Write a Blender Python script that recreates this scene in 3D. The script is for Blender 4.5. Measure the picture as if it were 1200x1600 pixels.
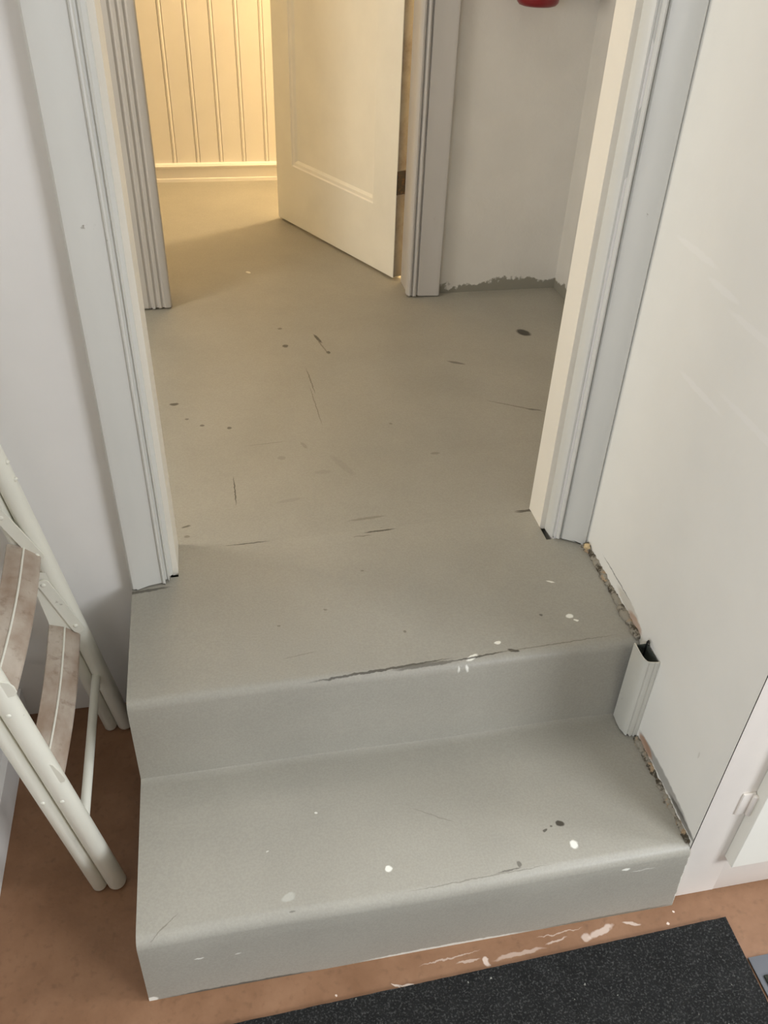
import bpy, bmesh, math, random
from mathutils import Vector, Matrix, Euler, noise

random.seed(7)
for o in list(bpy.data.objects):
    bpy.data.objects.remove(o)
SC = bpy.context.scene
COL = SC.collection

# ------------------------------------------------------------------ camera
cam_data = bpy.data.cameras.new('camera')
cam = bpy.data.objects.new('camera', cam_data)
COL.objects.link(cam)
cam.location = (0.2040, -0.6789, 1.4892)
cam.rotation_euler = (0.920457, -0.034253, -0.193788)
cam_data.sensor_fit = 'VERTICAL'
cam_data.sensor_height = 24.0
cam_data.sensor_width = 18.0
cam_data.lens = 1337.9 / 1600 * 24.0
cam_data.clip_start = 0.02
SC.camera = cam

# ------------------------------------------------------------------ world, lamps, fill lights, exposure
world = bpy.data.worlds.new('world')
SC.world = world
world.use_nodes = True
world.node_tree.nodes['Background'].inputs[0].default_value = (0.8, 0.85, 0.9, 1)
world.node_tree.nodes['Background'].inputs[1].default_value = 0.0

def area_light(name, loc, target, size, size_y, power, color):
    d = bpy.data.lights.new(name, 'AREA')
    d.shape = 'RECTANGLE'
    d.size, d.size_y, d.energy, d.color = size, size_y, power, color
    o = bpy.data.objects.new(name, d)
    COL.objects.link(o)
    o.location = loc
    o.rotation_euler = (Vector(target) - Vector(loc)).to_track_quat('-Z', 'Y').to_euler()
    return o

FRONT = (0.92, 0.965, 1.03)
area_light('right_near_fill', (1.50, -0.45, 1.95), (0.3, 0.2, 0.2), 0.6, 0.6, 6, FRONT)  # unseen fill hanging below the ceiling, fitted to the steps' brightness
area_light('right_step_fill', (2.4, -0.33, 1.95), (0.3, 0.1, 0.2), 0.6, 0.8, 36, FRONT)  # unseen source added to brighten the lower tread's front left
area_light('right_front_fill', (2.0, -1.6, 1.5), (0.5, 0.1, 0.3), 0.8, 0.8, 36, FRONT)  # no window there: unseen area light added for frontal brightness
area_light('left_front_fill', (-1.6, -2.4, 1.6), (0.7, 0.2, 0.5), 0.9, 1.1, 39, (0.90, 0.965, 1.07))  # unseen fill added to lift the right wall, no window behind it
area_light('overhead_fill', (0.3, -0.6, 2.7), (0.3, -0.6, 0.0), 0.9, 0.5, 4.5, FRONT)  # added unseen fill, raises the treads a little
HALL = (0.98, 0.91, 0.80)
area_light('hall_lamp', (0.2, 1.5, 2.7), (0.2, 1.5, 0.0), 0.4, 0.4, 4, HALL)
area_light('hall_side_fill', (-0.95, 1.05, 1.3), (1.0, 1.2, 0.9), 0.5, 0.5, 12, HALL)  # added side light without a window, kept off the steps by the jamb
room_lamp_data = bpy.data.lights.new('room_lamp', 'POINT')
room_lamp_data.energy = 95
room_lamp_data.color = (1.0, 0.735, 0.41)
room_lamp_data.shadow_soft_size = 0.06
room_lamp = bpy.data.objects.new('room_lamp', room_lamp_data)
COL.objects.link(room_lamp)
room_lamp.location = (0.98, 3.02, 2.25)

SC.view_settings.view_transform = 'Standard'
SC.view_settings.look = 'None'
SC.view_settings.gamma = 1
SC.view_settings.use_curve_mapping = False
SC.view_settings.exposure = -0.01
SC.cycles.max_bounces = 10
SC.cycles.diffuse_bounces = 6
SC.cycles.use_denoising = True

# ------------------------------------------------------------------ dimensions (metres)
W = 0.925           # stair width
H1 = 0.1638         # lower tread height
H = 0.3488          # upper tread / hallway floor height
CEIL = 2.75

# ------------------------------------------------------------------ material helpers
def lin(c):
    return tuple(((v / 255) / 12.92 if v / 255 <= 0.04045 else ((v / 255 + 0.055) / 1.055) ** 2.4) for v in c) + (1,)

def new_mat(name, rough=0.5, spec=0.4, metallic=0.0):
    m = bpy.data.materials.new(name)
    m.use_nodes = True
    nt = m.node_tree
    b = nt.nodes['Principled BSDF']
    b.inputs['Roughness'].default_value = rough
    b.inputs['Specular IOR Level'].default_value = spec
    b.inputs['Metallic'].default_value = metallic
    return m, nt, b

def position(nt, obj=False):
    if obj:
        return nt.nodes.new('ShaderNodeTexCoord').outputs['Object']
    return nt.nodes.new('ShaderNodeNewGeometry').outputs['Position']

def noise_tex(nt, vec, scale, detail=4, rough=0.55, stretch=None):
    if stretch:
        mp = nt.nodes.new('ShaderNodeMapping')
        mp.inputs['Scale'].default_value = stretch
        nt.links.new(vec, mp.inputs[0])
        vec = mp.outputs[0]
    n = nt.nodes.new('ShaderNodeTexNoise')
    n.inputs['Scale'].default_value = scale
    n.inputs['Detail'].default_value = detail
    n.inputs['Roughness'].default_value = rough
    nt.links.new(vec, n.inputs['Vector'])
    return n.outputs['Fac']

def map_range(nt, val, a, b, c=0.0, d=1.0):
    n = nt.nodes.new('ShaderNodeMapRange')
    n.inputs[1].default_value, n.inputs[2].default_value = a, b
    n.inputs[3].default_value, n.inputs[4].default_value = c, d
    nt.links.new(val, n.inputs[0])
    return n.outputs[0]

def math_node(nt, op, a, b=None):
    n = nt.nodes.new('ShaderNodeMath')
    n.operation = op
    for i, v in enumerate((a, b)):
        if v is None:
            continue
        if isinstance(v, (int, float)):
            n.inputs[i].default_value = v
        else:
            nt.links.new(v, n.inputs[i])
    return n.outputs[0]

def mix(nt, fac, a, b):
    n = nt.nodes.new('ShaderNodeMix')
    n.data_type = 'RGBA'
    for s, v in ((n.inputs[0], fac), (n.inputs[6], a), (n.inputs[7], b)):
        if isinstance(v, (int, float)):
            s.default_value = v
        elif isinstance(v, tuple):
            s.default_value = v
        else:
            nt.links.new(v, s)
    return n.outputs[2]

def bump(nt, bsdf, height, strength, dist=0.002):
    n = nt.nodes.new('ShaderNodeBump')
    n.inputs['Strength'].default_value = strength
    n.inputs['Distance'].default_value = dist
    nt.links.new(height, n.inputs['Height'])
    nt.links.new(n.outputs[0], bsdf.inputs['Normal'])

def distorted(nt, vec, scale, amount):
    n = nt.nodes.new('ShaderNodeTexNoise')
    n.inputs['Scale'].default_value = scale
    n.inputs['Detail'].default_value = 3
    nt.links.new(vec, n.inputs['Vector'])
    s = nt.nodes.new('ShaderNodeVectorMath'); s.operation = 'SUBTRACT'
    nt.links.new(n.outputs['Color'], s.inputs[0]); s.inputs[1].default_value = (0.5, 0.5, 0.5)
    k = nt.nodes.new('ShaderNodeVectorMath'); k.operation = 'SCALE'
    nt.links.new(s.outputs[0], k.inputs[0]); k.inputs['Scale'].default_value = amount
    a = nt.nodes.new('ShaderNodeVectorMath'); a.operation = 'ADD'
    nt.links.new(vec, a.inputs[0]); nt.links.new(k.outputs[0], a.inputs[1])
    return a.outputs[0]

def marks(nt, color, vec, items):
    """drips, chips, scuffs and a painted groove shadow: (centre, radii, rotation about z in degrees, colour, opacity)"""
    for c, r, rz, col, op in items:
        mp = nt.nodes.new('ShaderNodeMapping')
        mp.vector_type = 'TEXTURE'
        mp.inputs['Location'].default_value = c
        mp.inputs['Rotation'].default_value = (0, 0, math.radians(rz))
        mp.inputs['Scale'].default_value = r
        nt.links.new(vec, mp.inputs[0])
        l = nt.nodes.new('ShaderNodeVectorMath'); l.operation = 'LENGTH'
        nt.links.new(mp.outputs[0], l.inputs[0])
        f = map_range(nt, l.outputs['Value'], 1.15, 0.8, 0, op)
        color = mix(nt, f, color, col)
    return color

def paint(name, rgb, rough=0.5, spec=0.35, vary=0.06, grain=0.0, wear=None, bump_scale=120, bump_strength=0.15,
          items=None, obj=False, streak=None):
    m, nt, b = new_mat(name, rough, spec)
    p = position(nt, obj)
    base = lin(rgb)
    dark = tuple(v * (1 - vary * 2) for v in base[:3]) + (1,)
    light = tuple(min(1, v * (1 + vary)) for v in base[:3]) + (1,)
    f = map_range(nt, noise_tex(nt, p, 5, 6, 0.6, streak), 0.3, 0.7)
    col = mix(nt, f, dark, light)
    if grain:
        g = map_range(nt, noise_tex(nt, p, 260, 2), 0.35, 0.65, 1 - grain, 1 + grain)
        hs = nt.nodes.new('ShaderNodeHueSaturation')
        nt.links.new(g, hs.inputs['Value']); nt.links.new(col, hs.inputs['Color'])
        col = hs.outputs[0]
    if wear:
        wcol, scale, lo, hi = wear
        wf = map_range(nt, noise_tex(nt, p, scale, 8, 0.7), lo, hi)
        col = mix(nt, wf, col, lin(wcol))
    if items:
        col = marks(nt, col, distorted(nt, p, 90, 0.006), items)
    nt.links.new(col, b.inputs['Base Color'])
    bump(nt, b, noise_tex(nt, p, bump_scale, 5, 0.6), bump_strength)
    return m

WHITE = lin((236, 234, 222)); DARK = lin((62, 56, 46)); MID = lin((112, 106, 92)); GREY = lin((128, 124, 112))
tread_marks = [
    ((0.821, 0.410, H), (0.0075, 0.006, .02), 0, WHITE, 1), ((0.829, 0.397, H), (0.005, 0.0025, .02), -30, WHITE, 1),
    ((0.818, 0.509, H), (0.009, 0.0022, .02), -25, WHITE, .9), ((0.606, 0.338, H), (0.012, 0.005, .02), 25, WHITE, .95),
    ((0.594, 0.320, H), (0.004, 0.007, .02), 0, WHITE, .9), ((0.578, 0.320, H), (0.003, 0.007, .02), 0, WHITE, .7),
    ((0.663, 0.364, H), (0.007, 0.004, .02), 0, WHITE, 1), ((0.686, 0.341, H), (0.011, 0.003, .02), -18, DARK, .9),
    ((0.767, 0.422, H), (0.003, 0.003, .02), 0, DARK, .7), ((0.44, 0.334, H), (0.125, 0.0022, .02), 3, DARK, .8),
    ((0.52, 0.333, H), (0.06, 0.0035, .02), 2, DARK, .6), ((0.62, 0.338, H), (0.05, 0.0018, .02), 4, DARK, .8),
    ((0.76, 0.344, H), (0.12, 0.0012, .02), 2, MID, .7),
    ((0.50, 0.42, H), (0.003, 0.003, .02), 0, MID, .8), ((0.36, 0.50, H), (0.004, 0.002, .02), 0, MID, .7),
    ((0.27, 0.47, H), (0.003, 0.002, .02), 0, MID, .7), ((0.45, 0.60, H), (0.004, 0.002, .02), 0, MID, .7),
    ((0.30, 0.39, H), (0.03, 0.001, .02), 8, GREY, .7),
    ((0.02, 0.606, H), (0.05, 0.004, .012), 5, DARK, .7),
    ((0.234, 0.722, H), (0.045, 0.0022, .02), 2, DARK, .75), ((0.51, 0.722, H), (0.035, 0.0025, .02), 3, DARK, .85),
    ((0.47, 0.71, H), (0.02, 0.0016, .02), 0, MID, .8), ((0.845, 0.741, H), (0.025, 0.002, .02), 2, DARK, .8),
]
low_marks = [
    ((0.404, 0.065, H1), (0.0062, 0.006, .02), 30, WHITE, 1), ((0.725, 0.054, H1), (0.007, 0.0075, .02), 0, WHITE, 1),
    ((0.715, 0.096, H1), (0.008, 0.006, .02), -20, DARK, .95), ((0.685, 0.088, H1), (0.005, 0.0025, .02), 30, DARK, .8),
    ((0.698, 0.094, H1), (0.0025, 0.002, .02), 0, DARK, .7),
    ((0.236, 0.045, H1), (0.011, 0.007, .02), 20, lin((200, 200, 190)), .4),
    ((0.477, 0.303, H1), (0.012, 0.0022, .02), 5, DARK, .9), ((0.379, 0.302, H1), (0.010, 0.0035, .02), 0, DARK, .8),
    ((0.182, 0.302, H1), (0.03, 0.0016, .02), 3, DARK, .75), ((0.62, 0.300, H1), (0.02, 0.002, .02), 0, MID, .8),
    ((0.55, 0.024, H1), (0.12, 0.0009, .012), 1, MID, .6), ((0.60, 0.028, H1), (0.022, 0.0013, .012), 4, DARK, .6),
    ((0.62, 0.036, H1), (0.004, 0.006, .012), 0, DARK, .6), ((0.24, 0.022, H1), (0.005, 0.0015, .012), 0, DARK, .5),
    ((0.04, 0.03, H1), (0.03, 0.001, .012), 40, MID, .6), ((0.30, 0.19, H1), (0.003, 0.002, .02), 0, WHITE, .7),
    ((0.21, 0.13, H1), (0.003, 0.0015, .02), 20, WHITE, .5), ((0.50, 0.15, H1), (0.04, 0.001, .02), -30, GREY, .6),
    ((0.806, 0.004, 0.138), (0.008, 0.02, .003), 0, WHITE, .9), ((0.088, 0.004, 0.096), (0.008, 0.02, .002), 0, WHITE, .7),
    ((0.15, 0.004, 0.09), (0.005, 0.02, .0015), 0, WHITE, .5), ((0.84, 0.004, 0.128), (0.022, 0.02, .0012), 0, WHITE, .5),
    ((0.50, 0.0, 0.002), (0.14, 0.02, .004), 0, WHITE, .75), ((0.80, 0.0, 0.002), (0.12, 0.02, .003), 0, MID, .8),
    ((0.15, 0.0, 0.0), (0.12, 0.02, .005), 0, DARK, .75), ((0.006, 0.0, 0.004), (0.009, 0.03, .007), 0, WHITE, .95),
    ((0.923, 0.0, 0.08), (0.0025, 0.03, .08), 0, WHITE, .9),
]
STAIR = (159, 155, 143)
M_stair_up = paint('stair_paint_upper', STAIR, 0.42, 0.45, 0.035, 0.05, None, 240, 0.10, tread_marks)
M_stair_low = paint('stair_paint_lower', STAIR, 0.42, 0.45, 0.035, 0.05, None, 240, 0.10, low_marks)

hall_marks = [
    ((0.400, 1.618, H), (0.008, 0.010, .02), 0, DARK, .8), ((0.395, 1.736, H), (0.007, 0.006, .02), 0, DARK, .6),
    ((0.500, 1.655, H), (0.005, 0.030, .02), 15, DARK, .85), ((0.519, 1.562, H), (0.006, 0.008, .02), 0, DARK, .8),
    ((0.508, 1.60, H), (0.002, 0.05, .02), 12, MID, .8), ((0.447, 1.40, H), (0.0018, 0.07, .02), 3, MID, .9),
    ((0.443, 1.27, H), (0.0014, 0.10, .02), 2, MID, .7), ((0.081, 1.321, H), (0.012, 0.007, .02), 0, DARK, .85),
    ((0.112, 1.242, H), (0.006, 0.004, .02), 0, DARK, .6), ((0.149, 1.206, H), (0.005, 0.005, .02), 0, DARK, .7),
    ((0.215, 1.185, H), (0.006, 0.005, .02), 0, DARK, .75), ((0.2135, 0.915, H), (0.0014, 0.055, .02), 0, DARK, .85),
    ((1.133, 1.619, H), (0.018, 0.026, .02), 25, DARK, .95), ((0.874, 1.452, H), (0.026, 0.006, .02), -30, DARK, .6),
    ((0.97, 1.19, H), (0.08, 0.002, .02), -30, MID, .85), ((1.01, 1.168, H), (0.02, 0.004, .02), -20, DARK, .5),
    ((0.331, 1.032, H), (0.010, 0.008, .02), 0, GREY, .5), ((0.39, 1.08, H), (0.005, 0.016, .02), 20, MID, .35),
    ((0.42, 0.96, H), (0.02, 0.008, .02), 0, GREY, .3), ((0.33, 0.86, H), (0.03, 0.006, .02), 10, GREY, .3),
    ((0.332, 2.191, H), (0.006, 0.010, .02), 40, WHITE, .8), ((0.104, 0.799, H), (0.010, 0.003, .02), 10, DARK, .7),
    ((0.106, 0.765, H), (0.006, 0.004, .02), 0, MID, .7), ((0.49, 0.77, H), (0.04, 0.004, .02), 4, MID, .5),
    ((0.70, 1.00, H), (0.012, 0.005, .02), 0, GREY, .8), ((0.62, 1.15, H), (0.004, 0.004, .02), 0, MID, .7),
    ((0.30, 1.10, H), (0.05, 0.0015, .02), 5, GREY, .7), ((0.47, 0.98, H), (0.010, 0.05, .02), 25, GREY, .25),
    ((0.22, 0.722, H), (0.05, 0.0025, .02), 2, DARK, .7), ((0.51, 0.73, H), (0.03, 0.0028, .02), 3, DARK, .8),
    ((0.847, 0.746, H), (0.025, 0.003, .02), 2, DARK, .8),
]
M_hall_floor = paint('hall_floor_paint', (158, 154, 142), 0.45, 0.4, 0.04, 0.05, None, 200, 0.10, hall_marks)

M_wall = paint('wall_paint', (230, 227, 222), 0.6, 0.25, 0.015, 0.0, None, 60, 0.10)
M_ceiling = paint('ceiling_paint', (200, 198, 190), 0.8, 0.2, 0.01)
M_far_wall = paint('far_wall_paint', (168, 164, 152), 0.7, 0.2, 0.02)
rw_marks = []
SEAM = lin((246, 244, 238)); SMUDGE = lin((170, 160, 140))
for (y0, z0), (y1, z1) in (((0.537, 1.035), (0.421, 1.029)), ((0.421, 1.029), (0.345, 0.992)), ((0.345, 0.992), (0.20, 0.992)),
                           ((0.427, 0.846), (0.308, 0.856)), ((0.308, 0.856), (0.12, 0.90))):
    rw_marks.append(((W, (y0 + y1) / 2, (z0 + z1) / 2), (0.05, abs(y1 - y0) / 2 + .01, 0.006), 0, SEAM, .6))
rw_marks += [((0.93, 0.46, 0.384), (0.02, 0.07, .0018), 0, DARK, .6), ((0.93, 0.40, 0.372), (0.02, 0.05, .012), 0, SMUDGE, .45),  # first thin dark line paints a groove with its slight shadow
             ((0.93, 0.14, 0.186), (0.02, 0.10, .012), 0, DARK, .55), ((0.93, 0.215, 0.18), (0.02, 0.03, .012), 0, lin((170, 130, 100)), .8),
             ((0.93, 0.06, 0.18), (0.02, 0.05, .008), 0, DARK, .7), ((0.93, 0.36, 0.362), (0.02, 0.03, .012), 0, lin((178, 140, 112)), .7),
             ((0.924, 0.08, 0.33), (0.02, 0.002, .008), 0, SMUDGE, .25)]
M_wall_right = paint('right_wall_paint', (241, 239, 231), 0.55, 0.3, 0.015, 0.0, None, 60, 0.12, rw_marks)

def wall2_material():
    m, nt, b = new_mat('hall_wall_paint', 0.5, 0.3)
    p = position(nt)
    f = map_range(nt, noise_tex(nt, p, 6, 6), 0.3, 0.7)
    col = mix(nt, f, lin((212, 209, 202)), lin((220, 217, 210)))
    # floor paint brushed up over the foot of the wall in an uneven line
    sep = nt.nodes.new('ShaderNodeSeparateXYZ'); nt.links.new(p, sep.inputs[0])
    edge = map_range(nt, noise_tex(nt, p, 14, 5, 0.65), 0.35, 0.65, H + 0.004, H + 0.038)
    ramp = map_range(nt, sep.outputs['X'], 0.95, 1.2, 0.0, 0.014)
    edge = math_node(nt, 'ADD', edge, ramp)
    k = map_range(nt, math_node(nt, 'SUBTRACT', edge, sep.outputs['Z']), -0.003, 0.003)
    col = mix(nt, k, col, lin((140, 137, 125)))
    nt.links.new(col, b.inputs['Base Color'])
    bump(nt, b, noise_tex(nt, p, 22, 5, 0.6), 0.35, 0.006)
    return m
M_wall_hall = wall2_material()

M_trim = paint('trim_paint', (208, 207, 200), 0.4, 0.45, 0.03, 0.0, ((120, 112, 95), 30, 0.68, 0.76), 40, 0.12, None, False, (1, 1, .25))
M_trim_hall = paint('hall_trim_paint', (190, 187, 183), 0.45, 0.4, 0.04, 0.0, ((130, 120, 104), 34, 0.68, 0.78), 40, 0.15, None, False, (1, 1, .25))
M_jamb = paint('jamb_paint', (232, 226, 212), 0.4, 0.45, 0.02)
M_bead = paint('beadboard_paint', (236, 231, 222), 0.45, 0.35, 0.015)
M_door = paint('door_paint', (244, 241, 229), 0.45, 0.4, 0.025, 0, None, 40, 0.1)
M_door_edge = paint('door_edge_wood', (142, 138, 130), 0.6, 0.3, 0.08, 0, ((120, 110, 100), 12, 0.45, 0.65), 60, 0.3, None, False, (1, 1, .3))
M_rust = paint('rusty_hinge', (60, 54, 46), 0.6, 0.5, 0.2, 0, ((92, 66, 44), 90, 0.5, 0.6), 90, 0.4)
M_cab = paint('cabinet_paint', (236, 229, 219), 0.4, 0.45, 0.02, 0, None, 50, 0.12)
M_cab_door = paint('cabinet_door_paint', (240, 238, 226), 0.4, 0.45, 0.02, 0, None, 50, 0.1)
M_chan = paint('channel_paint', (205, 203, 192), 0.45, 0.4, 0.04, 0, ((140, 134, 118), 40, 0.62, 0.72), 60, 0.15)
M_red = paint('red_enamel', (124, 28, 34), 0.3, 0.5, 0.02, 0, None, 30, 0.0)
M_black = paint('black_plastic', (30, 30, 30), 0.5, 0.4, 0.02)
M_steel = paint('steel', (150, 150, 150), 0.35, 0.5, 0.02)

fl_marks = []
for c, r, a, op in (((0.62, -0.034, 0), (0.045, 0.004, .01), 3, .35), ((0.775, -0.022, 0), (0.026, 0.006, .01), 14, .55),
                    ((0.745, -0.027, 0), (0.008, 0.008, .01), 40, .5), ((0.835, -0.018, 0), (0.016, 0.0025, .01), -18, .55),
                    ((0.56, -0.036, 0), (0.005, 0.009, .01), 15, .7), ((0.42, -0.050, 0), (0.016, 0.0022, .01), -8, .9),
                    ((0.40, -0.046, 0), (0.007, 0.0016, .01), -35, .85), ((0.50, -0.020, 0), (0.05, 0.0012, .01), 4, .4),
                    ((0.69, -0.024, 0), (0.02, 0.002, .01), 6, .45), ((0.92, -0.012, 0), (0.002, 0.002, .01), 0, 1),
                    ((0.90, -0.030, 0), (0.002, 0.002, .01), 0, .9), ((0.30, -0.045, 0), (0.002, 0.002, .01), 0, .9),
                    ((0.53, -0.030, 0), (0.02, 0.002, .01), 3, .4), ((0.70, -0.012, 0), (0.04, 0.0010, .01), 2, .4)):
    fl_marks.append((c, r, a, lin((222, 205, 190)), op))
def floor_material():
    m, nt, b = new_mat('brown_floor_paint', 0.5, 0.4)
    p = position(nt)
    n1 = map_range(nt, noise_tex(nt, p, 7, 8, 0.65), 0.3, 0.7)
    col = mix(nt, n1, lin((120, 85, 58)), lin((144, 108, 80)))
    n2 = map_range(nt, noise_tex(nt, p, 70, 5), 0.55, 0.85)
    col = mix(nt, n2, col, lin((112, 82, 58)))
    col = marks(nt, col, distorted(nt, p, 60, 0.012), fl_marks)
    nt.links.new(col, b.inputs['Base Color'])
    bump(nt, b, noise_tex(nt, p, 150, 4), 0.15)
    return m
M_floor = floor_material()

def mat_material(name, base, fleck, scale=420):
    m, nt, b = new_mat(name, 0.95, 0.1)
    p = position(nt, True)
    n = map_range(nt, noise_tex(nt, p, scale, 4, 0.75), 0.52, 0.80)
    n0 = map_range(nt, noise_tex(nt, p, 30, 4), 0.3, 0.7)
    col = mix(nt, n0, lin(base), lin(tuple(v + 8 for v in base)))
    col = mix(nt, n, col, lin(fleck))
    w = map_range(nt, noise_tex(nt, p, 110, 2), 0.73, 0.78)
    col = mix(nt, w, col, lin((150, 150, 140)))
    nt.links.new(col, b.inputs['Base Color'])
    bump(nt, b, noise_tex(nt, p, scale * .7, 4, 0.7), 0.9, 0.004)
    return m
M_mat = mat_material('charcoal_carpet', (30, 30, 29), (100, 100, 97), 260)
M_mat2 = mat_material('dark_carpet', (52, 54, 46), (84, 86, 74))
M_mat_edge = paint('grey_rubber', (104, 106, 110), 0.6, 0.3, 0.05)

M_ladder = paint('ladder_white_enamel', (226, 224, 210), 0.35, 0.5, 0.02, 0, ((138, 128, 108), 26, 0.66, 0.74), 60, 0.08)
def step_material():
    m, nt, b = new_mat('worn_step_paint', 0.55, 0.35)
    p = position(nt)
    n = map_range(nt, noise_tex(nt, p, 14, 5, 0.55, (1, .6, 1)), 0.35, 0.7)
    col = mix(nt, n, lin((150, 130, 112)), lin((196, 186, 172)))
    n2 = map_range(nt, noise_tex(nt, p, 32, 6, 0.65), 0.56, 0.80)
    col = mix(nt, n2, col, lin((120, 98, 78)))
    nt.links.new(col, b.inputs['Base Color'])
    bump(nt, b, noise_tex(nt, p, 90, 4), 0.2)
    return m
M_step = step_material()

def filler_material():
    m, nt, b = new_mat('crumbling_filler', 0.9, 0.1)
    p = position(nt)
    n = noise_tex(nt, p, 38, 8, 0.7)
    col = mix(nt, map_range(nt, n, 0.42, 0.5), lin((84, 77, 65)), lin((160, 153, 138)))
    n2 = noise_tex(nt, distorted(nt, p, 20, .02), 55, 5, 0.6)
    col = mix(nt, map_range(nt, n2, 0.57, 0.63), col, lin((180, 156, 126)))
    nt.links.new(col, b.inputs['Base Color'])
    bump(nt, b, noise_tex(nt, p, 160, 5, .7), 0.9, 0.004)
    return m
M_filler = filler_material()
M_crumb = paint('plaster_crumb', (222, 196, 150), 0.8, 0.2, 0.08)

# ------------------------------------------------------------------ mesh helpers
def link(name, bm, mat, parent=None, sharp=35, smooth=True):
    bmesh.ops.remove_doubles(bm, verts=bm.verts, dist=1e-6)
    bmesh.ops.recalc_face_normals(bm, faces=bm.faces)
    for f in bm.faces:
        f.smooth = smooth
    for e in bm.edges:
        if len(e.link_faces) == 2 and e.calc_face_angle(0) > math.radians(sharp):
            e.smooth = False
    me = bpy.data.meshes.new(name)
    bm.to_mesh(me); bm.free()
    me.materials.append(mat)
    o = bpy.data.objects.new(name, me)
    COL.objects.link(o)
    if parent:
        o.parent = parent
    return o

def thing(name, label, cat, loc=(0, 0, 0), group=None):
    o = bpy.data.objects.new(name, None)
    o.empty_display_size = 0.05
    COL.objects.link(o)
    o['label'] = label; o['category'] = cat
    if group: o['group'] = group
    return o

def structure(o, label=None, cat=None):
    o['kind'] = 'structure'
    if label: o['label'] = label
    if cat: o['category'] = cat
    return o

def add_box(bm, a, b):
    x0, y0, z0 = a; x1, y1, z1 = b
    v = [bm.verts.new(p) for p in ((x0, y0, z0), (x1, y0, z0), (x1, y1, z0), (x0, y1, z0), (x0, y0, z1), (x1, y0, z1), (x1, y1, z1), (x0, y1, z1))]
    for f in ((3, 2, 1, 0), (4, 5, 6, 7), (0, 1, 5, 4), (1, 2, 6, 5), (2, 3, 7, 6), (3, 0, 4, 7)):
        bm.faces.new([v[i] for i in f])

def add_bevel_box(bm, a, b, r, seg=2):
    t = bmesh.new()
    add_box(t, a, b)
    bmesh.ops.bevel(t, geom=list(t.edges), offset=r, segments=seg, affect='EDGES', profile=0.5)
    tmp = bpy.data.meshes.new('tmp'); t.to_mesh(tmp); t.free()
    bm.from_mesh(tmp); bpy.data.meshes.remove(tmp)

def add_extrude(bm, poly, to3, n=1, fn=None):
    """closed 2D outline swept through n steps; to3(u, v, t) with t in 0..1 gives the point"""
    rings = []
    for k in range(n + 1):
        t = k / n
        ring = []
        for (u, v) in poly:
            p = Vector(to3(u, v, t))
            if fn: p = Vector(fn(p))
            ring.append(bm.verts.new(p))
        rings.append(ring)
    m = len(poly)
    for k in range(n):
        for i in range(m):
            j = (i + 1) % m
            bm.faces.new((rings[k][i], rings[k][j], rings[k + 1][j], rings[k + 1][i]))
    bm.faces.new(rings[0]); bm.faces.new(list(reversed(rings[-1])))

def round_poly(pts):
    """points (u, v[, radius]); corners with a radius become arcs"""
    out = []
    n = len(pts)
    for i, p in enumerate(pts):
        if len(p) < 3 or p[2] <= 0:
            out.append((p[0], p[1])); continue
        c = Vector(p[:2]); a = Vector(pts[i - 1][:2]); b = Vector(pts[(i + 1) % n][:2])
        da = (a - c).normalized(); db = (b - c).normalized()
        ang = da.angle(db)
        d = p[2] / math.tan(ang / 2)
        s = c + da * d; e = c + db * d
        for k in range(9):
            t = k / 8
            q = s * (1 - t) ** 2 + c * 2 * t * (1 - t) * 0.75 + e * t ** 2
            q = q + (s * .5 + e * .5) * (2 * t * (1 - t) * 0.25)
            out.append((q.x, q.y))
    return out

def add_tube(bm, pts, r, seg=20, caps='round'):
    pts = [Vector(p) for p in pts]
    rings = []
    spine = []
    d0 = (pts[1] - pts[0]).normalized(); d1 = (pts[-1] - pts[-2]).normalized()
    if caps == 'round':
        for a in (80, 55, 30): spine.append((pts[0] - d0 * r * math.sin(math.radians(a)) * .6, r * math.cos(math.radians(a)), d0))
    for i, p in enumerate(pts):
        d = (pts[min(i + 1, len(pts) - 1)] - pts[max(i - 1, 0)]).normalized()
        spine.append((p, r, d))
    if caps == 'round':
        for a in (30, 55, 80): spine.append((pts[-1] + d1 * r * math.sin(math.radians(a)) * .6, r * math.cos(math.radians(a)), d1))
    for p, rr, d in spine:
        ref = Vector((0, 1, 0)) if abs(d.y) < .8 else Vector((1, 0, 0))
        u = d.cross(ref).normalized(); v = d.cross(u).normalized()
        rings.append([bm.verts.new(p + (u * math.cos(2 * math.pi * k / seg) + v * math.sin(2 * math.pi * k / seg)) * rr) for k in range(seg)])
    for a, b in zip(rings, rings[1:]):
        for k in range(seg):
            bm.faces.new((a[k], a[(k + 1) % seg], b[(k + 1) % seg], b[k]))
    bm.faces.new(rings[0]); bm.faces.new(list(reversed(rings[-1])))

def add_lathe(bm, prof, c, seg=40):
    rings = [[bm.verts.new((c[0] + r * math.cos(2 * math.pi * k / seg), c[1] + r * math.sin(2 * math.pi * k / seg), c[2] + z)) for k in range(seg)] for r, z in prof]
    for a, b in zip(rings, rings[1:]):
        for k in range(seg):
            bm.faces.new((a[k], a[(k + 1) % seg], b[(k + 1) % seg], b[k]))
    bm.faces.new(rings[0]); bm.faces.new(list(reversed(rings[-1])))

def add_strap(bm, p, q, width, thick, y):
    """flat bar with rounded ends lying in a plane of constant y; p, q are (x, z)"""
    p, q = Vector(p), Vector(q)
    d = (q - p).normalized(); n = Vector((-d.y, d.x)); r = width / 2
    out = []
    for k in range(13):
        a = math.pi / 2 + math.pi * k / 12
        out.append(p + d * (math.cos(a) * r) + n * (math.sin(a) * r))
    for k in range(13):
        a = -math.pi / 2 + math.pi * k / 12
        out.append(q + d * (math.cos(a) * r) + n * (math.sin(a) * r))
    add_extrude(bm, [(v.x, v.y) for v in out], lambda u, v, t: (u, y + thick * t, v))

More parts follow.
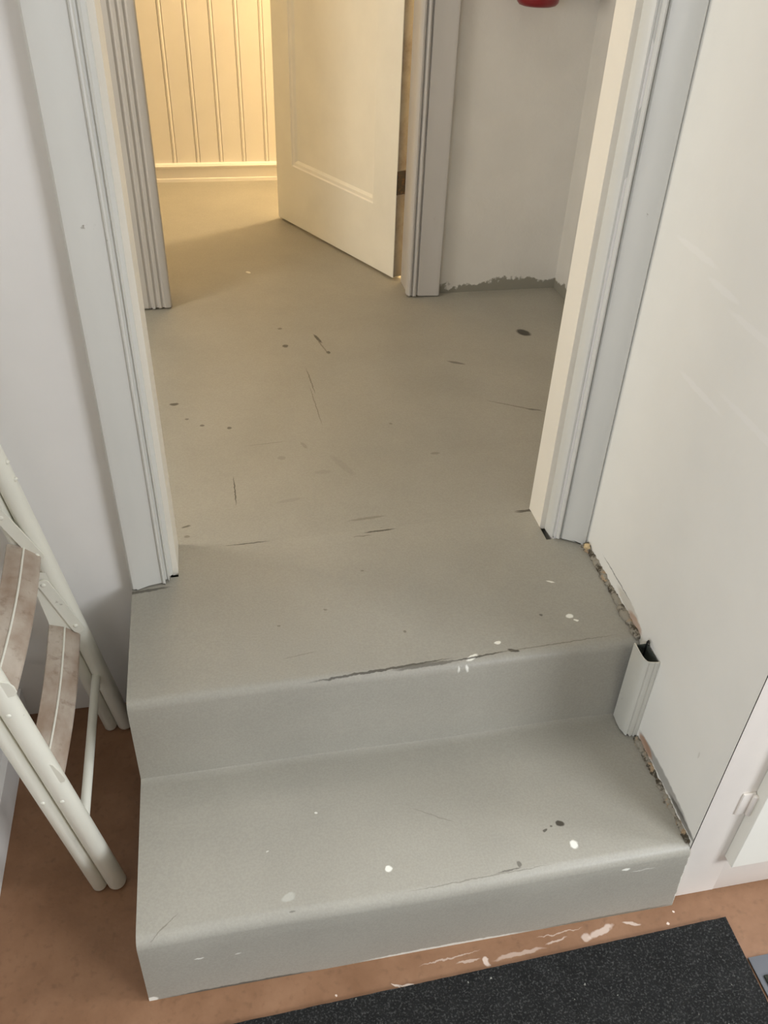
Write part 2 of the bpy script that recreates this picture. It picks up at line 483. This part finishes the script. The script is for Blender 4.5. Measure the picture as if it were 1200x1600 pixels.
def box_obj(name, a, b, mat, parent=None):
    bm = bmesh.new(); add_box(bm, a, b)
    return link(name, bm, mat, parent)

# ------------------------------------------------------------------ setting: floors, walls, ceiling
structure(box_obj('floor', (-2.6, -3.6, -0.1), (3.2, 0.66, 0.0), M_floor))
bm = bmesh.new()
add_extrude(bm, [(-1.2, 0.735), (0.088, 0.735), (0.088, 0.7175), (0.860, 0.743), (0.860, 0.735), (2.0, 0.735), (2.0, 3.3), (-1.2, 3.3)],
            lambda u, v, t: (u, v, H - 0.1 + 0.1 * t - 0.0012 * t))
structure(link('floor_hall', bm, M_hall_floor))
structure(box_obj('ceiling', (-2.7, -3.7, CEIL), (3.3, 3.4, CEIL + 0.1), M_ceiling))

WY = 0.640          # face of the wall with the doorway
bm = bmesh.new()
add_box(bm, (-0.275, WY, 0), (0.072, 0.735, CEIL))
add_box(bm, (0.872, WY, 0), (1.35, 0.735, CEIL))
add_box(bm, (0.072, WY, H + 2.05), (0.872, 0.735, CEIL))
structure(link('wall_back', bm, M_wall))
structure(box_obj('wall_left', (-2.6, -0.35, 0), (-0.275, 0.735, CEIL), M_wall))
bm = bmesh.new()
add_extrude(bm, [(0.9230, 0.0165), (0.936, WY), (0.99, WY), (0.99, 0.0366), (0.9452, 0.0366)], lambda u, v, t: (u, v, CEIL * t))
structure(link('wall_right', bm, M_wall_right))
structure(box_obj('wall_right_far', (1.76, 0.015, 0), (3.2, 0.735, CEIL), M_wall))
structure(box_obj('wall_west', (-2.7, -3.6, 0), (-2.6, -0.35, CEIL), M_far_wall))
structure(box_obj('wall_east', (3.2, -3.6, 0), (3.3, 0.735, CEIL), M_far_wall))
structure(box_obj('wall_south', (-2.7, -3.7, 0), (3.3, -3.6, CEIL), M_far_wall))

# hallway and the lit room beyond
bm = bmesh.new()
add_box(bm, (-1.2, 1.945, H - .05), (0.060, 2.05, CEIL))
add_box(bm, (0.845, 1.945, H - .05), (1.35, 2.05, CEIL))
add_box(bm, (0.060, 1.945, H + 2.03), (0.845, 2.05, CEIL))
structure(link('wall_hall', bm, M_wall_hall))
structure(box_obj('wall_hall_right', (1.35, 0.735, H - .05), (1.45, 2.05, CEIL), M_wall_hall))
structure(box_obj('wall_hall_left', (-1.3, 0.735, H - .05), (-1.2, 3.35, CEIL), M_wall_hall))
structure(box_obj('wall_room_right', (1.9, 2.05, H - .05), (2.0, 3.35, CEIL), M_bead))

# beadboard wall of the lit room
prof = []
x = -1.2
bx = 0.095
first = bx - 0.098 * 13
pts = [(-1.2, 3.26)]
k = 0
while first + 0.0982 * k < 1.9:
    g = first + 0.0982 * k
    if g - 0.01 > -1.19:
        pts += [(g - 0.010, 3.26), (g - 0.008, 3.2655), (g - 0.006, 3.2605), (g - 0.003, 3.2585), (g, 3.258), (g + 0.003, 3.2585), (g + 0.006, 3.2605), (g + 0.008, 3.2655), (g + 0.010, 3.26)]
    k += 1
pts += [(1.9, 3.26), (1.9, 3.33), (-1.2, 3.33)]
bm = bmesh.new()
add_extrude(bm, pts, lambda u, v, t: (u, v, H - .02 + (CEIL - H + .02) * t))
structure(link('wall_room', bm, M_bead, None, 25))
bm = bmesh.new()
add_extrude(bm, [(3.26, H - .005), (3.238, H - .005), (3.240, H + .012), (3.246, H + .014), (3.246, H + .052), (3.240, H + .056), (3.238, H + .064), (3.244, H + .072), (3.26, H + .074)],
            lambda u, v, t: (-1.2 + 3.1 * t, u, v))
structure(link('baseboard_room', bm, M_bead, None, 30))
structure(box_obj('baseboard_left', (-0.276, -0.348, 0), (-0.263, 0.6385, 0.085), M_wall))

# ------------------------------------------------------------------ door casings and jambs
def casing(name, prof, z0, z1, mat, rag=0.006, seed=0):
    bm = bmesh.new()
    rnd = random.Random(seed)
    off = [rnd.random() ** 2 * rag for _ in prof]
    n = 26
    def fn3(u, v, t):
        return (u, v, z0 + (z1 - z0) * t)
    rings = []
    for kk in range(n + 1):
        t = (kk / n) ** 2
        ring = []
        for i, (u, v) in enumerate(prof):
            p = Vector((u, v, z0 + (z1 - z0) * t + (off[i] if kk == 0 else 0)))
            if kk > 0:
                p += Vector((noise.noise(Vector((i * .2, p.z * 6, seed))) * .0006, noise.noise(Vector((i * .2 + 9, p.z * 5, seed))) * .0006, 0))
            ring.append(bm.verts.new(p))
        rings.append(ring)
    m = len(prof)
    for kk in range(n):
        for i in range(m):
            j = (i + 1) % m
            bm.faces.new((rings[kk][i], rings[kk][j], rings[kk + 1][j], rings[kk + 1][i]))
    bm.faces.new(rings[0]); bm.faces.new(list(reversed(rings[-1])))
    return structure(link(name, bm, mat, None, 28))

left_prof = [(-0.001, WY), (-0.001, 0.614), (0.003, 0.609), (0.010, 0.609), (0.032, 0.616), (0.0570, 0.6215), (0.0585, 0.6185), (0.0605, 0.6175),
             (0.0625, 0.6185), (0.0638, 0.6220), (0.0640, 0.6290), (0.0670, 0.6300), (0.0688, 0.6270), (0.0702, 0.6268), (0.0712, 0.6290), (0.0716, 0.6380),
             (0.0770, 0.6420), (0.0780, 0.6460), (0.0782, 0.665), (0.072, 0.665), (0.072, WY)]
casing('trim_1', left_prof, H + 0.001, H + 2.06, M_trim, 0.012, 1)
right_prof = [(0.9345, WY), (0.9345, 0.613), (0.931, 0.609), (0.922, 0.610), (0.903, 0.622), (0.8875, 0.632), (0.8860, 0.640), (0.8845, 0.640),
              (0.8825, 0.633), (0.8795, 0.632), (0.8770, 0.635), (0.8755, 0.645), (0.8735, 0.646), (0.8715, 0.641), (0.8680, 0.641), (0.8650, 0.646),
              (0.8630, 0.660), (0.8628, 0.672), (0.872, 0.672), (0.872, WY)]
casing('trim_2', right_prof, H + 0.001, H + 2.06, M_trim, 0.010, 2)
structure(box_obj('trim_3', (0.0715, 0.650, H - .005), (0.0880, 0.742, H + 2.05), M_jamb))
structure(box_obj('trim_4', (0.8560, 0.682, H - .005), (0.8725, 0.752, H + 2.05), M_jamb))
structure(box_obj('trim_5', (-0.001, 0.612, H + 2.055), (0.9345, WY, H + 2.14), M_trim))

hl = [(-0.016, 1.946), (-0.016, 1.921), (-0.012, 1.915), (0.000, 1.915)]
for cx in (0.012, 0.032, 0.050):
    hl += [(cx - .006, 1.915), (cx - .003, 1.9195), (cx, 1.921), (cx + .003, 1.9195), (cx + .006, 1.915)]
hl += [(0.066, 1.915), (0.073, 1.918), (0.076, 1.926), (0.076, 1.946)]
casing('trim_6', hl, H + 0.002, H + 2.06, M_trim_hall, 0.016, 3)
hr = [(0.940, 1.946), (0.940, 1.922), (0.936, 1.916), (0.930, 1.9155), (0.926, 1.917), (0.870, 1.917), (0.866, 1.917), (0.864, 1.924), (0.862, 1.924),
      (0.859, 1.916), (0.855, 1.9145), (0.851, 1.917), (0.848, 1.925), (0.846, 1.925), (0.843, 1.918), (0.838, 1.917), (0.834, 1.921), (0.830, 1.930), (0.830, 1.946)]
casing('trim_7', hr, H + 0.002, H + 2.06, M_trim_hall, 0.010, 4)
structure(box_obj('trim_8', (0.059, 1.932, H - .002), (0.070, 2.055, H + 2.03), M_trim_hall))
structure(box_obj('trim_9', (0.8385, 1.932, H - .002), (0.8460, 2.055, H + 2.03), M_trim_hall))

# crumbling filler along the joint between treads and right wall
def filler(name, p0, p1, r, seed):
    bm = bmesh.new()
    p0, p1 = Vector(p0), Vector(p1)
    n, seg = 90, 10
    rings = []
    for k in range(n + 1):
        t = k / n
        c = p0.lerp(p1, t)
        rr = r * (0.75 + 0.55 * noise.noise(Vector((t * 11, seed, 0))) + .35 * noise.noise(Vector((t * 37, seed, 4))))
        rr = max(rr, r * .3)
        ring = []
        for s in range(seg):
            a = 2 * math.pi * s / seg
            q = rr * (1 + .45 * noise.noise(Vector((t * 60, math.cos(a) * 1.5 + seed, math.sin(a) * 1.5))))
            ring.append(bm.verts.new(c + Vector((math.cos(a) * q, 0, math.sin(a) * q * .9))))
        rings.append(ring)
    for a, b in zip(rings, rings[1:]):
        for s in range(seg):
            bm.faces.new((a[s], a[(s + 1) % seg], b[(s + 1) % seg], b[s]))
    bm.faces.new(rings[0]); bm.faces.new(list(reversed(rings[-1])))
    return structure(link(name, bm, M_filler, None, 80))
filler('trim_10', (0.934, 0.606, H + .002), (0.926, 0.330, H + .003), 0.0110, 1.3)
filler('trim_11', (0.926, 0.245, H1 + .002), (0.9225, 0.022, H1 + .002), 0.0088, 5.7)

# ------------------------------------------------------------------ the two painted steps
def wob(p):
    a = noise.noise(Vector((p.x * 4.0, p.y * 5 + 3, p.z * 5))) * 0.0028
    b = noise.noise(Vector((p.x * 3.1 + 20, p.y * 4, p.z * 6))) * 0.0030
    e = 1.0 if p.z > 0.02 else 0.3
    a *= max(0.0, min(1.0, (0.70 - p.y) / 0.15))
    if p.y > 0.6: b = 0
    return p + Vector((0, b * e, a * (1 if p.z > 0.05 else 0)))

stairs = thing('staircase', 'pair of worn grey-painted steps leading up to the doorway', 'stairs')
NX = 60
XR = lambda y: 0.9225 + 0.0135 * max(0.0, min(1.0, y / 0.64)) - 0.0005
def sweep(name, prof, mat):
    bm = bmesh.new()
    add_extrude(bm, round_poly(prof), lambda u, v, t: (t * XR(u), u, v), NX, wob)
    return link(name, bm, mat, stairs, 30)
sweep('riser', [(0.0, 0.0), (0.0075, 0.115), (0.26, 0.115), (0.26, 0.0)], M_stair_low)
sweep('tread', [(0.0075, 0.115), (0.0105, H1 + .0005, 0.020), (0.293, H1, 0), (0.293, 0.115)], M_stair_low)
sweep('riser', [(0.293, 0.115), (0.293, H1), (0.3072, 0.1641), (0.3102, 0.1655), (0.3110, 0.1690), (0.3190, 0.300), (0.56, 0.300), (0.56, 0.115)], M_stair_up)
bm = bmesh.new()
add_extrude(bm, round_poly([(0.3190, 0.300), (0.3225, H + .0005, 0.018), (0.6385, H), (0.6385, 0.300)]), lambda u, v, t: (t * XR(u), u, v), NX, wob)
# the same sheet runs on between the jambs to the seam
add_extrude(bm, [(0.0, 0.300), (0.0, H), (0.5, H), (1.0, H), (1.0, 0.300)],
            lambda u, v, t: (0.0882 + 0.7676 * t, 0.6385 + u * (0.0785 + 0.0255 * t), v), 50, wob)
link('tread', bm, M_stair_up, stairs, 30)

# ------------------------------------------------------------------ interior door, swung into the lit room
hx, hy = 0.8125, 2.0665
ux, uy = -0.436598, 0.899657          # along the leaf
nx, ny = 0.899657, 0.436598           # through its thickness, away from the camera side
ZB, ZT = H + 0.008, H + 2.02
def leaf(s, d, z):
    return (hx + ux * s + nx * d, hy + uy * s + ny * d, z)
door = thing('door_1', 'cream panelled door standing open into the lit room', 'door')
door['kind'] = 'structure'
DW, DT = 0.742, 0.036
bm = bmesh.new()
s0, s1, z0, z1 = 0.132, 0.622, H + 0.235, H + 1.90
def ring_at(m_, d):
    return [bm.verts.new(leaf(s, d, z)) for s, z in ((s0 - m_, z0 - m_), (s1 + m_, z0 - m_), (s1 + m_, z1 + m_), (s0 - m_, z1 + m_))]
outer = [bm.verts.new(leaf(s, 0, z)) for s, z in ((0, ZB), (DW, ZB), (DW, ZT), (0, ZT))]
rings = [outer, ring_at(0.010, 0), ring_at(0.006, 0.004), ring_at(-0.003, 0.006), ring_at(-0.012, 0.013), ring_at(-0.020, 0.014)]
for a, b in zip(rings, rings[1:]):
    for i in range(4):
        bm.faces.new((a[i], a[(i + 1) % 4], b[(i + 1) % 4], b[i]))
bm.faces.new(rings[-1])
back = [bm.verts.new(leaf(s, DT, z)) for s, z in ((0.0, ZB), (DW, ZB), (DW, ZT), (0.0, ZT))]
for i in range(4):
    bm.faces.new((outer[i], back[i], back[(i + 1) % 4], outer[(i + 1) % 4]))
bm.faces.new(list(reversed(back)))
link('leaf', bm, M_door, door, 20)
bm = bmesh.new()       # bare, scuffed hinge edge
v = [leaf(-0.0012, 0.002, ZB + .002), leaf(-0.0012, DT - .001, ZB + .002), leaf(-0.0012, DT - .001, ZT - .002), leaf(-0.0012, 0.002, ZT - .002)]
w = [leaf(0.004, 0.002, ZB + .002), leaf(0.004, DT - .001, ZB + .002), leaf(0.004, DT - .001, ZT - .002), leaf(0.004, 0.002, ZT - .002)]
vs = [bm.verts.new(p) for p in v + w]
for f in ((0, 1, 2, 3), (4, 5, 6, 7), (0, 1, 5, 4), (1, 2, 6, 5), (2, 3, 7, 6), (3, 0, 4, 7)):
    bm.faces.new([vs[i] for i in f])
o = link('edge', bm, M_door_edge, door); o['label'] = 'bare scuffed hinge edge of the door'
bm = bmesh.new()
for za, zb in ((H + 0.285, H + 0.358),):
    vs = [bm.verts.new(leaf(s, d, z)) for s in (-0.003, 0.003) for d, z in ((0.001, za), (DT + .002, za), (DT + .002, zb), (0.001, zb))]
    for f in ((0, 1, 2, 3), (4, 5, 6, 7), (0, 1, 5, 4), (1, 2, 6, 5), (2, 3, 7, 6), (3, 0, 4, 7)):
        bm.faces.new([vs[i] for i in f])
    p = leaf(-0.006, DT + .001, 0)
    add_tube(bm, [(p[0], p[1], za), (p[0], p[1], zb)], 0.0055, 14)
o = link('hinge', bm, M_rust, door); o['label'] = 'dark rusty hinge'

# ------------------------------------------------------------------ built-in cabinet right of the steps
cab = thing('cabinet', 'white built-in cupboard right of the lower step', 'cabinet')
CY = 0.015
def cbox(name, a, b, mat, parent, r=0.002):
    bm = bmesh.new(); add_bevel_box(bm, a, b, r)
    return link(name, bm, mat, parent, 40)
bm = bmesh.new()
add_extrude(bm, [(0.9238, CY + .0005), (0.9246, CY), (1.010, CY), (1.010, CY + .02), (0.9460, CY + .02)], lambda u, v, t: (u, v, 2.2 * t))
link('stile', bm, M_cab, cab, 40)
cbox('stile', (1.690, CY, 0.0), (1.760, CY + .02, 2.2), M_cab, cab)
cbox('bottom_rail', (1.010, CY, 0.0), (1.690, CY + .02, 0.130), M_cab, cab, 0.001)
cbox('top_rail', (1.010, CY, 2.10), (1.690, CY + .02, 2.2), M_cab, cab, 0.001)
cbox('carcass', (0.995, CY + .022, 0.0), (1.755, 0.60, 2.2), M_cab, cab)
dl = bmesh.new()
dz0, dz1, dx0, dx1, dy = 0.1155, 2.12, 1.000, 1.700, -0.0085
pz0, pz1, px0, px1 = dz0 + .075, dz1 - .075, dx0 + .075, dx1 - .075
def dring(m_, y):
    return [dl.verts.new(p) for p in ((px0 - m_, y, pz0 - m_), (px1 + m_, y, pz0 - m_), (px1 + m_, y, pz1 + m_), (px0 - m_, y, pz1 + m_))]
fr = [dl.verts.new(p) for p in ((dx0 + .001, dy, dz0 + .001), (dx1 - .001, dy, dz0 + .001), (dx1 - .001, dy, dz1 - .001), (dx0 + .001, dy, dz1 - .001))]
fr0 = [dl.verts.new(p) for p in ((dx0, dy + .001, dz0), (dx1, dy + .001, dz0), (dx1, dy + .001, dz1), (dx0, dy + .001, dz1))]
bk = [dl.verts.new(p) for p in ((dx0, CY - .001, dz0), (dx1, CY - .001, dz0), (dx1, CY - .001, dz1), (dx0, CY - .001, dz1))]
rs = [bk, fr0, fr, dring(.004, dy), dring(.002, dy + .003), dring(-.002, dy + .003)]
for a, b in zip(rs, rs[1:]):
    for i in range(4):
        dl.faces.new((a[i], a[(i + 1) % 4], b[(i + 1) % 4], b[i]))
dl.faces.new(rs[-1]); dl.faces.new(list(reversed(bk)))
cdoor = link('door', dl, M_cab_door, cab, 25)
for zc in (0.277, 1.90):
    bm = bmesh.new()
    add_bevel_box(bm, (0.976, CY - .004, zc - .028), (0.9985, CY, zc + .028), 0.0015)
    add_tube(bm, [(0.9965, CY - .007, zc - .024), (0.9965, CY - .007, zc + .024)], 0.0045, 12)
    link('hinge', bm, M_cab, cdoor, 40)

# ------------------------------------------------------------------ hollow channel standing in the corner of the upper riser
chan = thing('channel', 'short hollow moulded channel offcut on the lower step against the right wall', 'channel')
zc0, zc1 = H1 + 0.004, 0.370
op = [(0.9012, 0.3035), (0.9004, 0.286), (0.9004, 0.270), (0.9016, 0.2615), (0.9044, 0.2555), (0.9072, 0.2535), (0.9086, 0.2550), (0.9100, 0.2525),
      (0.9130, 0.2512), (0.9172, 0.2508), (0.9186, 0.2526), (0.9200, 0.2500), (0.9235, 0.2494), (0.9264, 0.2500)]
inn = [(0.9264, 0.2524), (0.9200, 0.2530), (0.9100, 0.2552), (0.9072, 0.2566), (0.9058, 0.2580), (0.9038, 0.2630), (0.9028, 0.2705), (0.9028, 0.286), (0.9034, 0.3035)]
bm = bmesh.new()
def chan_pt(u, v, t):
    rag = 0.003 * math.sin(u * 900) if t == 0 else 0
    return (u + 0.0012 * (1 - t), v, zc0 + (zc1 - zc0) * t + rag)
add_extrude(bm, op + inn, chan_pt, 10)
link('face', bm, M_chan, chan, 30)
bm = bmesh.new()
add_tube(bm, [(0.9245, 0.299, zc1 - .10), (0.9245, 0.299, zc1 + .004), (0.9238, 0.296, zc1 + .009), (0.9228, 0.291, zc1 + .009), (0.9222, 0.288, zc1 + .005)], 0.0018, 8)
o = link('clip', bm, M_black, chan)
M_channel_shade = paint('channel_shade_paint', (78, 82, 76), 0.7, 0.2, 0.1)  # dark tone stands in for the shade inside the hollow
bm = bmesh.new()
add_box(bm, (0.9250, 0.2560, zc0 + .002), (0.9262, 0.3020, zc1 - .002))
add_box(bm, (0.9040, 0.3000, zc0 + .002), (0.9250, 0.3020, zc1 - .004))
l_ = link('shade_plates', bm, M_channel_shade, chan); l_['label'] = 'dark plates added inside the channel, painted as its shade'; o['label'] = 'small dark hook at the open top'
bm = bmesh.new()
bmesh.ops.create_icosphere(bm, subdivisions=3, radius=0.0065)
for v in bm.verts:
    v.co *= 1 + .4 * noise.noise(v.co * 260)
    v.co += Vector((0.9265, 0.590, H + .012))
o = link('plaster_crumb', bm, M_crumb)
o['label'] = 'tiny yellowish crumb at the foot of the right door casing'; o['category'] = 'crumb'

# ------------------------------------------------------------------ fire extinguisher on the hallway wall
ext = thing('fire_extinguisher', 'red cylinder with rounded bottom hanging on the hallway wall', 'fire extinguisher')
ec = (1.138, 1.868, 1.190)
bm = bmesh.new()
add_lathe(bm, [(0.012, 0.004), (0.040, 0.0), (0.050, 0.003), (0.056, 0.010), (0.058, 0.020), (0.058, 0.36), (0.054, 0.385), (0.040, 0.405), (0.022, 0.415), (0.018, 0.43)], ec)
link('body', bm, M_red, ext, 40)
bm = bmesh.new()
add_lathe(bm, [(0.017, 0.43), (0.019, 0.435), (0.019, 0.465), (0.012, 0.47)], ec, 24)
link('valve', bm, M_steel, ext, 40)
bm = bmesh.new()
add_bevel_box(bm, (ec[0] - .012, ec[1] - .11, ec[2] + .472), (ec[0] + .012, ec[1] + .01, ec[2] + .482), .003)
link('lever', bm, M_black, ext, 40)
bm = bmesh.new()
add_tube(bm, [(ec[0] - .015, ec[1], ec[2] + .455), (ec[0] - .06, ec[1], ec[2] + .46), (ec[0] - .078, ec[1], ec[2] + .40), (ec[0] - .072, ec[1], ec[2] + .15)], 0.009, 12)
link('hose', bm, M_black, ext, 60)
bm = bmesh.new()
add_box(bm, (ec[0] - .02, ec[1] + .055, ec[2] + .1), (ec[0] + .02, 1.945, ec[2] + .3))
link('bracket', bm, M_steel, ext)

# ------------------------------------------------------------------ folded stepladder leaning in the niche
lad = thing('stepladder', 'white folding metal stepladder leaning in the niche left of the steps', 'ladder')
SL = -0.155
def on_front(z, y): return (-0.058 + SL * z, y, z)
def on_rear(z, y): return (-0.0885 + SL * z, y, z)
YN, YF = 0.215, 0.575
RF, RR = 0.0165, 0.0130
for y in (YN, YF):
    bm = bmesh.new(); add_tube(bm, [on_front(0.010, y), on_front(0.3, y), on_front(0.7, y), on_front(1.06, y)], RF, 28)
    link('rail', bm, M_ladder, lad, 60)
for y in (YN, YF):
    bm = bmesh.new(); add_tube(bm, [on_rear(0.008, y), on_rear(0.3, y), on_rear(0.7, y), on_rear(1.00, y)], RR, 24)
    link('rear_leg', bm, M_ladder, lad, 60)
# steps: bent pressed-metal treads hanging folded between the rails
def step(dx, dz):
    P = [Vector((-0.1525, 0.328)), Vector((-0.1505, 0.3315)), Vector((-0.1280, 0.3228)), Vector((-0.1250, 0.3216)), Vector((-0.1222, 0.3192)), Vector((-0.1022, 0.301)), Vector((-0.1010, 0.297))]
    sec = [(p.x, p.y) for p in P] + [(p.x - .001, p.y - .003) for p in reversed(P)]
    bm = bmesh.new()
    def f(u, v, t):
        y = YN + .010 + (YF - YN - .026) * t
        bow = 0.006 * math.sin(math.pi * t)
        return (u + dx + bow, y, v + dz)
    add_extrude(bm, sec, f, 24)
    st = link('step', bm, M_step, lad, 25)
    bm = bmesh.new()
    add_tube(bm, [(-0.1250 + dx + 0.006 * math.sin(math.pi * k / 16), YN + .011 + (YF - YN - .028) * k / 16, 0.3216 + dz) for k in range(17)], 0.0020, 8, 'flat')
    o = link('rib', bm, M_ladder, st, 60); o['label'] = 'pale raised rib along the step'
    return st
step(0, 0); step(-0.031, 0.20); step(-0.062, 0.40)
bm = bmesh.new()
add_tube(bm, [(-0.092, YF - .004, 0.176), (-0.0895, YN, 0.176)], 0.0085, 18)
link('brace_rod', bm, M_ladder, lad, 60)
bm = bmesh.new()
add_tube(bm, [on_front(1.05, YN), on_front(1.05, YF)], RF * .9, 20)
link('top_bar', bm, M_ladder, lad, 60)
YS = 0.5545
def link_strap(name, p, q, wdt, y, thick=0.003):
    bm = bmesh.new(); add_strap(bm, p, q, wdt, thick, y)
    return link(name, bm, M_ladder, lad, 40)
def rivet(x_, z_, y, r=0.0045, axis='y'):
    bm = bmesh.new()
    for a in range(4):
        pass
    seg = 16
    rings = []
    for rr, d in ((r, 0), (r * .92, .0012), (r * .6, .0022), (r * .15, .0026)):
        rings.append([bm.verts.new((x_ + rr * math.cos(2 * math.pi * k / seg), y - d, z_ + rr * math.sin(2 * math.pi * k / seg))) for k in range(seg)])
    for a, b in zip(rings, rings[1:]):
        for k in range(seg): bm.faces.new((a[k], a[(k + 1) % seg], b[(k + 1) % seg], b[k]))
    bm.faces.new(rings[-1]); bm.faces.new(list(reversed(rings[0])))
    return link('rivet', bm, M_ladder, lad, 60)
link_strap('link', (-0.183, 0.602), (-0.137, 0.500), 0.021, YS)
link_strap('link', (-0.140, 0.434), (-0.101, 0.318), 0.021, YS)
bm = bmesh.new()
add_extrude(bm, [(-0.160, 0.437), (-0.155, 0.450), (-0.143, 0.459), (-0.129, 0.457), (-0.124, 0.430), (-0.113, 0.312), (-0.150, 0.327)],
            lambda u, v, t: (u, YS + .0045 + .002 * t, v))
link('bracket', bm, M_ladder, lad)
for x_, z_ in ((-0.178, 0.590), (-0.138, 0.503), (-0.141, 0.433), (-0.104, 0.326)):
    rivet(x_, z_, YS)
bm = bmesh.new()
add_extrude(bm, [(-0.140, 0.568), (-0.123, 0.562), (-0.1175, 0.552), (-0.1160, 0.541), (-0.121, 0.535), (-0.150, 0.530)], lambda u, v, t: (u, YN - .012 + .003 * t, v))
link('bracket', bm, M_ladder, lad)
bm = bmesh.new()
add_extrude(bm, [(-0.110, 0.380), (-0.1005, 0.372), (-0.0930, 0.352), (-0.0885, 0.334), (-0.091, 0.328), (-0.115, 0.330)], lambda u, v, t: (u, YN - .012 + .003 * t, v))
link('bracket', bm, M_ladder, lad)
for z_ in (0.50, 0.285):
    f_ = on_front(z_, YN); rivet(f_[0], f_[2], YN - RF + .0006, 0.004)
r_ = on_rear(0.283, YN); rivet(r_[0], r_[2], YN - RR + .0006, 0.004)
for z_ in (0.655, 0.69):
    bm = bmesh.new()
    bmesh.ops.create_icosphere(bm, subdivisions=2, radius=0.0042)
    f_ = on_front(z_, YF)
    for v in bm.verts: v.co += Vector((f_[0] + RF, f_[1] - .004, f_[2]))
    link('rivet', bm, M_ladder, lad, 80)

# ------------------------------------------------------------------ mats on the brown floor
def carpet(name, corners, z, mat, nu, nv, seed):
    bm = bmesh.new()
    a, b, c, d = [Vector(p) for p in corners]
    g = []
    for i in range(nu + 1):
        row = []
        for j in range(nv + 1):
            u, v = i / nu, j / nv
            p = a.lerp(b, u).lerp(d.lerp(c, u), v)
            edge = min(u, 1 - u) * nu < .5 or min(v, 1 - v) * nv < .5
            h = z + (0 if edge else (noise.noise(Vector((p.x * 170, p.y * 170, seed))) * .0009))
            q = noise.noise(Vector((p.x * 60, p.y * 60, seed + 8))) * .0007
            row.append(bm.verts.new((p.x + q, p.y + q, h)))
        g.append(row)
    for i in range(nu):
        for j in range(nv):
            bm.faces.new((g[i][j], g[i + 1][j], g[i + 1][j + 1], g[i][j + 1]))
    rim = [g[i][0] for i in range(nu + 1)] + [g[nu][j] for j in range(1, nv + 1)] + [g[i][nv] for i in range(nu - 1, -1, -1)] + [g[0][j] for j in range(nv - 1, 0, -1)]
    low = [bm.verts.new((p.co.x, p.co.y, 0.0005)) for p in rim]
    for i in range(len(rim)):
        j = (i + 1) % len(rim)
        bm.faces.new((rim[i], rim[j], low[j], low[i]))
    return link(name, bm, mat, None, 60)
m1 = carpet('floor_mat', [(-0.10, -0.86), (0.985, -0.84), (1.0045, -0.040), (-0.08, -0.0665)], 0.007, M_mat, 150, 110, 1)
m1['label'] = 'black flecked carpet mat in front of the lower step'; m1['category'] = 'mat'
m2 = thing('floor_mat', 'dark mat with grey rubber border at the bottom right corner', 'mat')
bm = bmesh.new()
add_bevel_box(bm, (1.008, -0.75, 0.0005), (1.66, -0.112, 0.004), 0.0012)
o = link('border', bm, M_mat_edge, m2, 40)
pile = carpet('pile', [(1.018, -0.72), (1.63, -0.72), (1.63, -0.145), (1.018, -0.145)], 0.0075, M_mat2, 50, 45, 3)
pile.parent = m2
